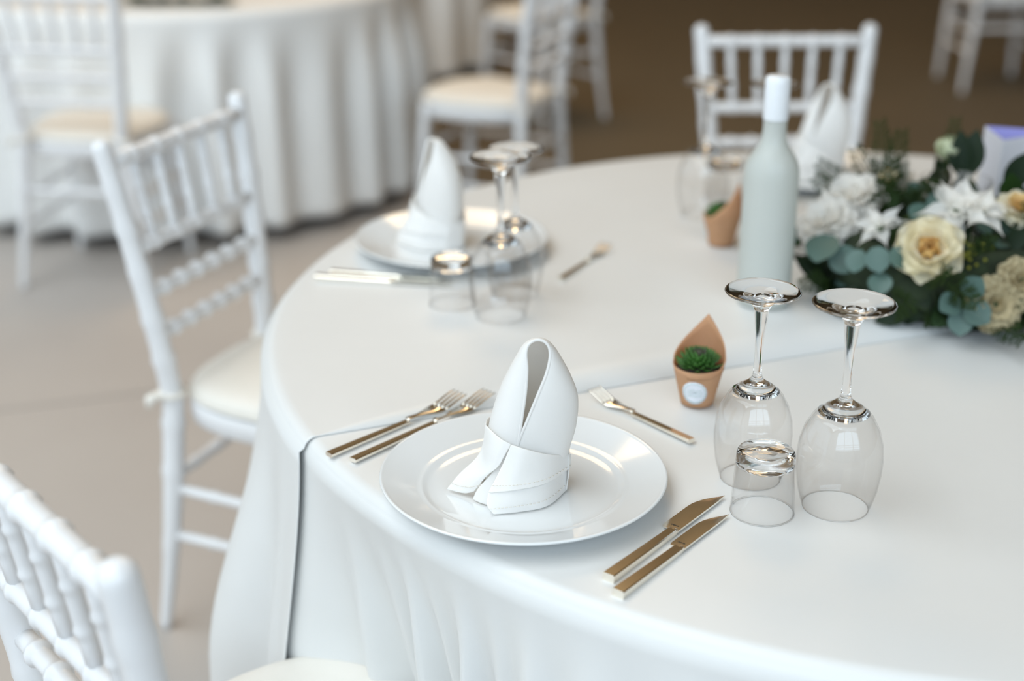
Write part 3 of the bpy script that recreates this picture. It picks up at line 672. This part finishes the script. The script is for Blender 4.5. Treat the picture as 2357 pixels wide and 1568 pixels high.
# ------------------------------------------------------------------ floral centrepiece
FC = Vector((.66, 1.95, ZF)); FR = Vector((.255, .22, .165))
fl = thing('floral_centerpiece', 'low centrepiece of white roses, eucalyptus and dark greenery around a glass candle cup', 'flowers', FC)
rnd = random.Random(11)
bm = bmesh.new(); rows = []
for k in range(40):
    a = 2 * PI * k / 40; ring = []
    for q in range(12):
        b = 2 * PI * q / 12; w = 1 + .12 * math.sin(5 * a + 2 * b) + .06 * math.sin(13 * a + b)
        ring.append(((.150 + .052 * w * math.cos(b)) * math.cos(a) * 1.08, (.150 + .052 * w * math.cos(b)) * math.sin(a) * .92, max(.002, .050 + .052 * w * math.sin(b))))
    rows.append(ring)
grid(bm, rows, close_u=True, close_v=True); build('light_block_ring', bm, M['light_block_core'], fl)  # added dark foam core, blocks light between the leaves
def frame(p, n, spin=0.0, s=1.0, lift=0.0):
    n = Vector(n).normalized(); x = n.orthogonal().normalized(); y = n.cross(x)
    m = Matrix((x, y, n)).transposed().to_4x4()
    return Matrix.Translation(Vector(p) + n * lift) @ m @ Matrix.Rotation(spin, 4, 'Z') @ Matrix.Scale(s, 4)
def petal_mesh(name, m, L, W, cup, curl, ruffle=0.0, point=0.0, n=6):
    bm = bmesh.new(); rows = []
    for i in range(n + 1):
        f = i / n; w = W * (math.sin(PI * min(1, .12 + .80 * f)) ** .7) * (1 - point * smoothstep(.4, 1, f)); row = []
        for j in range(n + 1):
            u = -1 + 2 * j / n; e = f ** 1.2
            x = u * w; y = L * f * (1 - .10 * u * u * f)
            z = cup * (u * u * W) * (1 - f * .3) + curl * L * (f ** 2) + ruffle * L * e * math.sin(u * 7 + i)
            row.append((x, y, z))
        rows.append(row)
    grid(bm, rows); me = bpy.data.meshes.new(name); bm.to_mesh(me); bm.free()
    for p in me.polygons: p.use_smooth = True
    me.materials.append(m); return me
PM = {}
for key, mm in (('white', 'petal_white'), ('cream', 'petal_cream'), ('green', 'petal_green'), ('dull', 'petal_dull'), ('gold', 'petal_gold')):
    PM[key, 'rose'] = petal_mesh('petal', M[mm], .030, .020, .55, .12)
    PM[key, 'carn'] = petal_mesh('petal', M[mm], .026, .015, .2, -.05, .13)
    PM[key, 'star'] = petal_mesh('petal', M[mm], .040, .0095, .5, -.22, 0, .95)
def blossom(kind, key, p, n, size, name, label):
    """size = diameter in metres"""
    bm = bmesh.new(); lathe(bm, [(0, -.035), (.0022, -.034), (.0022, -.008), (.0065, -.004), (.0075, .002), (.004, .007), (0, .008)], 12)
    root = build(name, bm, M['stem'], fl); root['label'] = label
    root.matrix_local = frame(p, n, rnd.uniform(0, 6), size / .060)
    if kind == 'rose': layers = [(3, 80, .50, .002), (4, 66, .70, .003), (5, 46, .88, .003), (6, 26, 1.0, .002), (6, 8, 1.05, .0)]
    elif kind == 'carn': layers = [(4, 72, .6, .004), (6, 50, .85, .004), (7, 30, 1.0, .003), (8, 12, 1.08, .001), (7, -6, 1.05, 0)]
    elif kind == 'bud': layers = [(4, 88, .7, .002), (5, 80, .9, .002), (5, 68, 1.0, .001), (5, 50, .9, 0)]
    else: layers = [(3, 78, .5, .003), (3, 50, .8, .002), (6, 22, 1.0, .0)]
    kk = {'rose': 'rose', 'bud': 'rose', 'carn': 'carn', 'star': 'star'}[kind]
    for li, (cnt, tilt, s, lift) in enumerate(layers):
        for q in range(cnt):
            o = new_obj('petal', PM['gold' if key == 'cream' and li < 2 else key, kk], root); a = 2 * PI * (q + .5 * (li % 2)) / cnt + rnd.uniform(-.15, .15)
            o.matrix_local = Matrix.Rotation(a, 4, 'Z') @ Matrix.Translation((0, .0015 + .0012 * li, lift)) @ Matrix.Rotation(math.radians(tilt + rnd.uniform(-6, 6)), 4, 'X') @ Matrix.Scale(s, 4)
    return root
BL = [('carn', 'white', (-.167, .036, .124), (-.35, -.3, .95), .095, 'carnation', 'ruffled white carnation'),
      ('carn', 'white', (-.205, .000, .100), (-.5, -.35, .9), .088, 'carnation', 'ruffled white carnation low on the side'),
      ('carn', 'white', (-.172, .015, .100), (-.6, -.35, .8), .058, 'carnation', 'small white carnation'),
      ('star', 'white', (-.150, -.070, .118), (-.45, -.5, .83), .062, 'lily', 'small white lily'),
      ('rose', 'cream', (-.100, -.140, .105), (-.28, -.72, .62), .082, 'rose', 'open cream rose with a golden heart'),
      ('star', 'white', (-.056, -.095, .150), (-.15, -.5, .85), .085, 'lily', 'white pointed lily'),
      ('star', 'white', (-.027, -.100, .148), (.2, -.5, .85), .075, 'lily', 'white pointed lily turned aside'),
      ('carn', 'white', (-.075, -.110, .125), (-.25, -.6, .75), .050, 'carnation', 'white carnation between lily and rose'),
      ('bud', 'cream', (-.102, .085, .138), (-.27, -.1, .95), .045, 'rose', 'small cream rosebud'),
      ('bud', 'green', (-.014, .100, .170), (-.03, -.15, .96), .068, 'rose', 'greenish white rosebud above the glass'),
      ('carn', 'cream', (.030, -.085, .148), (.06, -.5, .90), .058, 'carnation', 'yellowish cream carnation'),
      ('carn', 'dull', (-.026, -.200, .055), (-.09, -.92, .36), .072, 'carnation', 'faded beige carnation near the cloth'),
      ('carn', 'dull', (.006, -.192, .085), (.05, -.85, .5), .060, 'carnation', 'faded beige carnation'),
      ('rose', 'white', (.12, -.10, .13), (.4, -.5, .8), .07, 'rose', 'white rose'), ('rose', 'cream', (.17, .06, .11), (.7, .3, .7), .075, 'rose', 'cream rose on the far side'),
      ('carn', 'white', (-.15, .13, .085), (-.5, .7, .5), .06, 'carnation', 'white carnation on the far side'), ('rose', 'white', (-.07, .17, .10), (-.2, .8, .6), .07, 'rose', 'white rose on the far side')]
for b in BL: blossom(*b)
# leaves
def leaf_mesh(name, m, L, W, fold, droop, p=1.0, n=6):
    bm = bmesh.new(); rows = []
    for i in range(n + 1):
        f = i / n; w = W * (math.sin(PI * (.04 + .95 * f)) ** p)
        rows.append([(u * w, L * f, fold * abs(u) * w - droop * L * f * f) for u in (-1, -.5, 0, .5, 1)])
    grid(bm, rows); me = bpy.data.meshes.new(name); bm.to_mesh(me); bm.free()
    for q in me.polygons: q.use_smooth = True
    me.materials.append(m); return me
LM = {'euc': leaf_mesh('leaf', M['euc'], .034, .0165, .18, .08, .6), 'dark': leaf_mesh('leaf', M['leaf_dark'], .062, .017, .25, .15, .9), 'mid': leaf_mesh('leaf', M['leaf_mid'], .050, .017, .25, .12, .75)}
def keep_up(me, m, zmin=.004):
    lo_ = min((m @ v.co).z for v in me.vertices)
    return Matrix.Translation((0, 0, max(0.0, zmin - lo_))) @ m
def leaf(kind, p, direction, up, s=1.0):
    d = Vector(direction).normalized(); u = Vector(up); x = d.cross(u)
    if x.length < .05: x = d.orthogonal()
    x.normalize(); u = x.cross(d); m = Matrix((x, d, u)).transposed().to_4x4()
    o = new_obj('leaf', LM[kind], fl); o.matrix_local = keep_up(LM[kind], Matrix.Translation(Vector(p)) @ m @ Matrix.Scale(s, 4)); return o
# eucalyptus sprays that read clearly
for p, d, u, s in [((-.215, -.045, .100), (-.35, -.55, -.35), (-.5, -.7, .6), 1.5), ((-.210, -.060, .085), (.5, -.5, -.5), (-.4, -.8, .5), 1.25),
                   ((-.186, -.110, .100), (-.3, -.4, -.75), (-.6, -.7, .35), .95), ((-.170, -.128, .110), (.1, -.5, -.7), (-.3, -.8, .4), 1.05), ((-.150, -.140, .112), (.5, -.4, -.6), (.1, -.8, .4), .95), ((-.160, -.135, .075), (-.2, -.6, -.5), (-.3, -.8, .5), 1.0),
                   ((-.075, -.205, .065), (-.6, -.4, -.2), (-.2, -.9, .4), 1.0), ((-.068, -.207, .070), (.3, -.3, .6), (-.2, -.9, .4), 1.0), ((-.066, -.210, .058), (.5, -.5, -.3), (-.1, -.9, .4), 1.1), ((-.072, -.210, .05), (-.1, -.5, -.7), (-.2, -.9, .3), 1.0),
                   ((-.092, -.060, .150), (-.2, -.5, -.3), (-.1, -.7, .8), 1.1), ((-.088, -.062, .152), (.4, -.3, .3), (0, -.7, .8), .9), ((-.24, .05, .06), (-.5, .1, .6), (-.6, -.6, .4), 1.0)]:
    leaf('euc', p, d, u, s)
for p, d, u, s in [((-.232, .070, .045), (-.4, .1, .8), (-.5, -.8, .2), .85), ((.005, .070, .150), (.12, .02, .95), (-.3, -.9, .1), 1.15), ((.0, .075, .15), (-.12, .0, 1), (-.3, -.9, .1), 1.1), ((.045, .015, .150), (.35, -.2, .7), (-.3, -.9, .3), 1.1), ((.05, .0, .14), (-.2, -.4, .6), (-.3, -.9, .4), 1.0)]:
    leaf('mid' if s < 1.05 else 'dark', p, d, u, s)
cnt = 0
while cnt < 238:
    a = rnd.uniform(0, 2 * PI); e = math.asin(rnd.uniform(-.02, .93)); n = Vector((math.cos(a) * math.cos(e), math.sin(a) * math.cos(e), math.sin(e)))
    if n.z > .80 and n.y > -.1: continue
    if n.x > -.05 and n.y > .35: continue
    p = Vector((n.x * FR.x, n.y * FR.y, n.z * FR.z)) * rnd.uniform(.68, .86); p.z = max(p.z, .010)
    tang = Vector((rnd.uniform(-1, 1), rnd.uniform(-1, 1), rnd.uniform(-1, .6))); tang = (tang - n * tang.dot(n)).normalized(); d = tang * .8 + n * rnd.uniform(.1, .6)
    k = rnd.random(); kind = 'dark' if k < .74 else ('mid' if k < .88 else 'euc'); s = rnd.uniform(.65, 1.1)
    tip = p + d.normalized() * .06 * s
    if tip.z < .006: d.z = abs(d.z) * .3 + .02
    leaf(kind, p, d, n, s); cnt += 1
for k in range(46):      # leaves rising behind and beside the candle cup
    a = math.radians(-25 + 235 * k / 45) + rnd.uniform(-.1, .1); rr = rnd.uniform(.085, .125)
    p = Vector((-.032 + rr * math.cos(a), rr * .85 * math.sin(a), rnd.uniform(.075, .125)))
    if (p.x > .02 and p.y > .05) or p.x < -.105: continue
    d = Vector((math.cos(a) * .5 + rnd.uniform(-.4, .4), math.sin(a) * .25 + rnd.uniform(-.3, .2), rnd.uniform(.3, .9)))
    leaf(('dark', 'dark', 'mid', 'dark', 'euc')[k % 5], p, d, (rnd.uniform(-.5, .3), -1, .4), rnd.uniform(.75, 1.1))
# feathery sprigs
def sprig_mesh(seed, L):
    r = random.Random(seed); bm = bmesh.new(); tube(bm, [(0, 0, 0), (0, L * .5, .004), (0, L, 0)], [.0012, .0009, .0004], 5)
    for k in range(34):
        f = .12 + .88 * k / 33; side = 1 if k % 2 else -1; ln = .026 * (1 - .75 * f) + .004; b = Vector((0, L * f, .003)); dirv = Vector((side * .8, .6, r.uniform(-.5, .5))).normalized(); e = b + dirv * ln
        tube(bm, [b, e], [.0007, .0003], 4)
        for q in range(3):
            m_ = b.lerp(e, .35 + .25 * q)
            for s2 in (-1, 1):
                dd = (dirv + Vector((-side * .2 * s2, .7 * s2, r.uniform(-.6, .6)))).normalized(); tube(bm, [m_, m_ + dd * ln * .30], [.0007, .0003], 3, caps=False)
    me = bpy.data.meshes.new('fern_sprig'); bm.to_mesh(me); bm.free(); me.materials.append(M['fern']); return me
SM = [sprig_mesh(1, .085), sprig_mesh(2, .07), sprig_mesh(3, .10)]
def sprig(p, d, k, s=1.0):
    d = Vector(d).normalized(); x = d.cross(Vector((0, -1, .2))).normalized(); u = x.cross(d); o = new_obj('fern_sprig', SM[k], fl)
    o.matrix_local = keep_up(SM[k], Matrix.Translation(Vector(p)) @ Matrix((x, d, u)).transposed().to_4x4() @ Matrix.Scale(s, 4))
for p, d, k, s in [((-.105, .09, .13), (-.18, .05, 1), 2, 1.0), ((-.10, .09, .13), (.12, .05, 1), 0, 1.0), ((-.12, .09, .13), (-.5, 0, .8), 1, 1.0), ((-.02, .10, .15), (.15, .1, 1), 2, .8), ((-.15, .09, .12), (-.6, .0, .5), 0, .9), ((-.17, .06, .12), (-.7, -.1, .5), 1, .9),
                   ((-.13, -.01, .13), (-.2, -.5, .6), 0, 1), ((-.12, .02, .14), (-.1, -.4, .8), 1, 1), ((-.10, -.03, .14), (.1, -.5, .5), 0, .9), ((-.1, -.17, .085), (-.1, -.6, .2), 0, 1.0), ((-.09, -.18, .08), (.3, -.7, -.1), 1, 1.0), ((-.13, -.17, .06), (-.4, -.7, -.1), 1, 1.0), ((-.05, -.17, .11), (.1, -.5, .6), 1, .8), ((.03, -.12, .14), (.2, -.4, .8), 1, 1), ((-.02, -.2, .03), (.1, -.8, 0), 0, .9), ((-.21, -.06, .04), (-.8, -.4, .0), 1, .8), ((-.22, .02, .05), (-.8, -.1, .2), 0, .7)]:
    sprig(p, d, k, s)
for k in range(24):
    a = rnd.uniform(1.9, 2 * PI); e = rnd.uniform(.1, .9); n = Vector((math.cos(a) * math.cos(e), math.sin(a) * math.cos(e), math.sin(e)))
    sprig(Vector((n.x * FR.x, n.y * FR.y, n.z * FR.z)) * .72, n + Vector((rnd.uniform(-.6, .6), rnd.uniform(-.6, .6), rnd.uniform(-.1, .4))), k % 3, .8)
# clusters of yellow-green buds
for cpt, nb in (((-.050, -.158, .115), 22), ((.06, -.13, .12), 14)):
    bm = bmesh.new()
    for k in range(nb):
        v = Vector((rnd.gauss(0, .010), rnd.gauss(0, .007), rnd.gauss(0, .011))); bmesh.ops.create_icosphere(bm, subdivisions=1, radius=.0028, matrix=Matrix.Translation(Vector(cpt) + v))
    build('bud_cluster', bm, M['yellow_bud'], fl)
# glass candle cup in the middle of the wreath
gc = thing('candle_cup', 'clear glass candle cup standing in the middle of the flower wreath', 'candle holder', (FC.x - .032, FC.y - .002, ZF))
bm = bmesh.new(); lathe(bm, [(0, 0), (.040, 0), (.044, .003), (.047, .02), (.0500, .168), (.0495, .170), (.0487, .1695), (.0455, .02), (.042, .012), (0, .012)], 56); build('glass_cup', bm, M['thin_glass'], gc)
bm = bmesh.new(); lathe(bm, [(0, .0125), (.034, .0125), (.034, .085), (.031, .088), (0, .086)], 32); cn = build('candle', bm, M['wax'], gc)
bm = bmesh.new(); tube(bm, [(0, 0, .086), (.001, 0, .097)], .0009, 6); build('wick', bm, M['engrave'], cn)

# ------------------------------------------------------------------ three-sided card
t = thing('table_card', 'open-topped three-sided white and lilac card standing behind the flowers', 'card', (.733, 2.085, ZF))
A, B, Cc = Vector((0, .080, 0)), Vector((.0, -.008, 0)), Vector((.105, .045, 0)); hgt = .193
def panel(p, q, m, nm):
    bm = bmesh.new(); d = (q - p); nn = Vector((-d.y, d.x, 0)).normalized() * .0006
    pts = [p - nn, q - nn, q + nn, p + nn]; lo = [bm.verts.new(v) for v in pts]; hi = [bm.verts.new(v + Vector((0, 0, hgt))) for v in pts]
    bm.faces.new(lo); bm.faces.new(hi)
    for k in range(4): bm.faces.new((lo[k], lo[(k + 1) % 4], hi[(k + 1) % 4], hi[k]))
    return build(nm, bm, m, t, smooth=False)
panel(A, B, M['card'], 'front_panel'); panel(B, Cc, M['card'], 'side_panel'); panel(Cc, A, M['card_lilac'], 'back_panel')

# ------------------------------------------------------------------ greenery on the pleated table
g = thing('greenery_garland', 'dark leafy garland lying on the table with the pleated cloth', 'greenery', (-1.05, 4.575, TZ))
r2 = random.Random(3)
bm = bmesh.new(); tube(bm, [(-.16, 0, .006), (-.05, .01, .006), (.06, -.005, .006), (.16, .005, .006)], .004, 8); build('stem', bm, M['stem'], g)
for k in range(40):
    o = new_obj('leaf', LM['dark' if k % 3 else 'mid'], g); x = -.15 + .3 * k / 39; a = r2.uniform(0, 6.28)
    d = Vector((math.cos(a), math.sin(a) * .6, .12 + .25 * r2.random())).normalized(); xx = d.cross(Vector((0, 0, 1))).normalized(); u = xx.cross(d)
    o.matrix_local = Matrix.Translation((x, 0, .012)) @ Matrix((xx, d, u)).transposed().to_4x4()
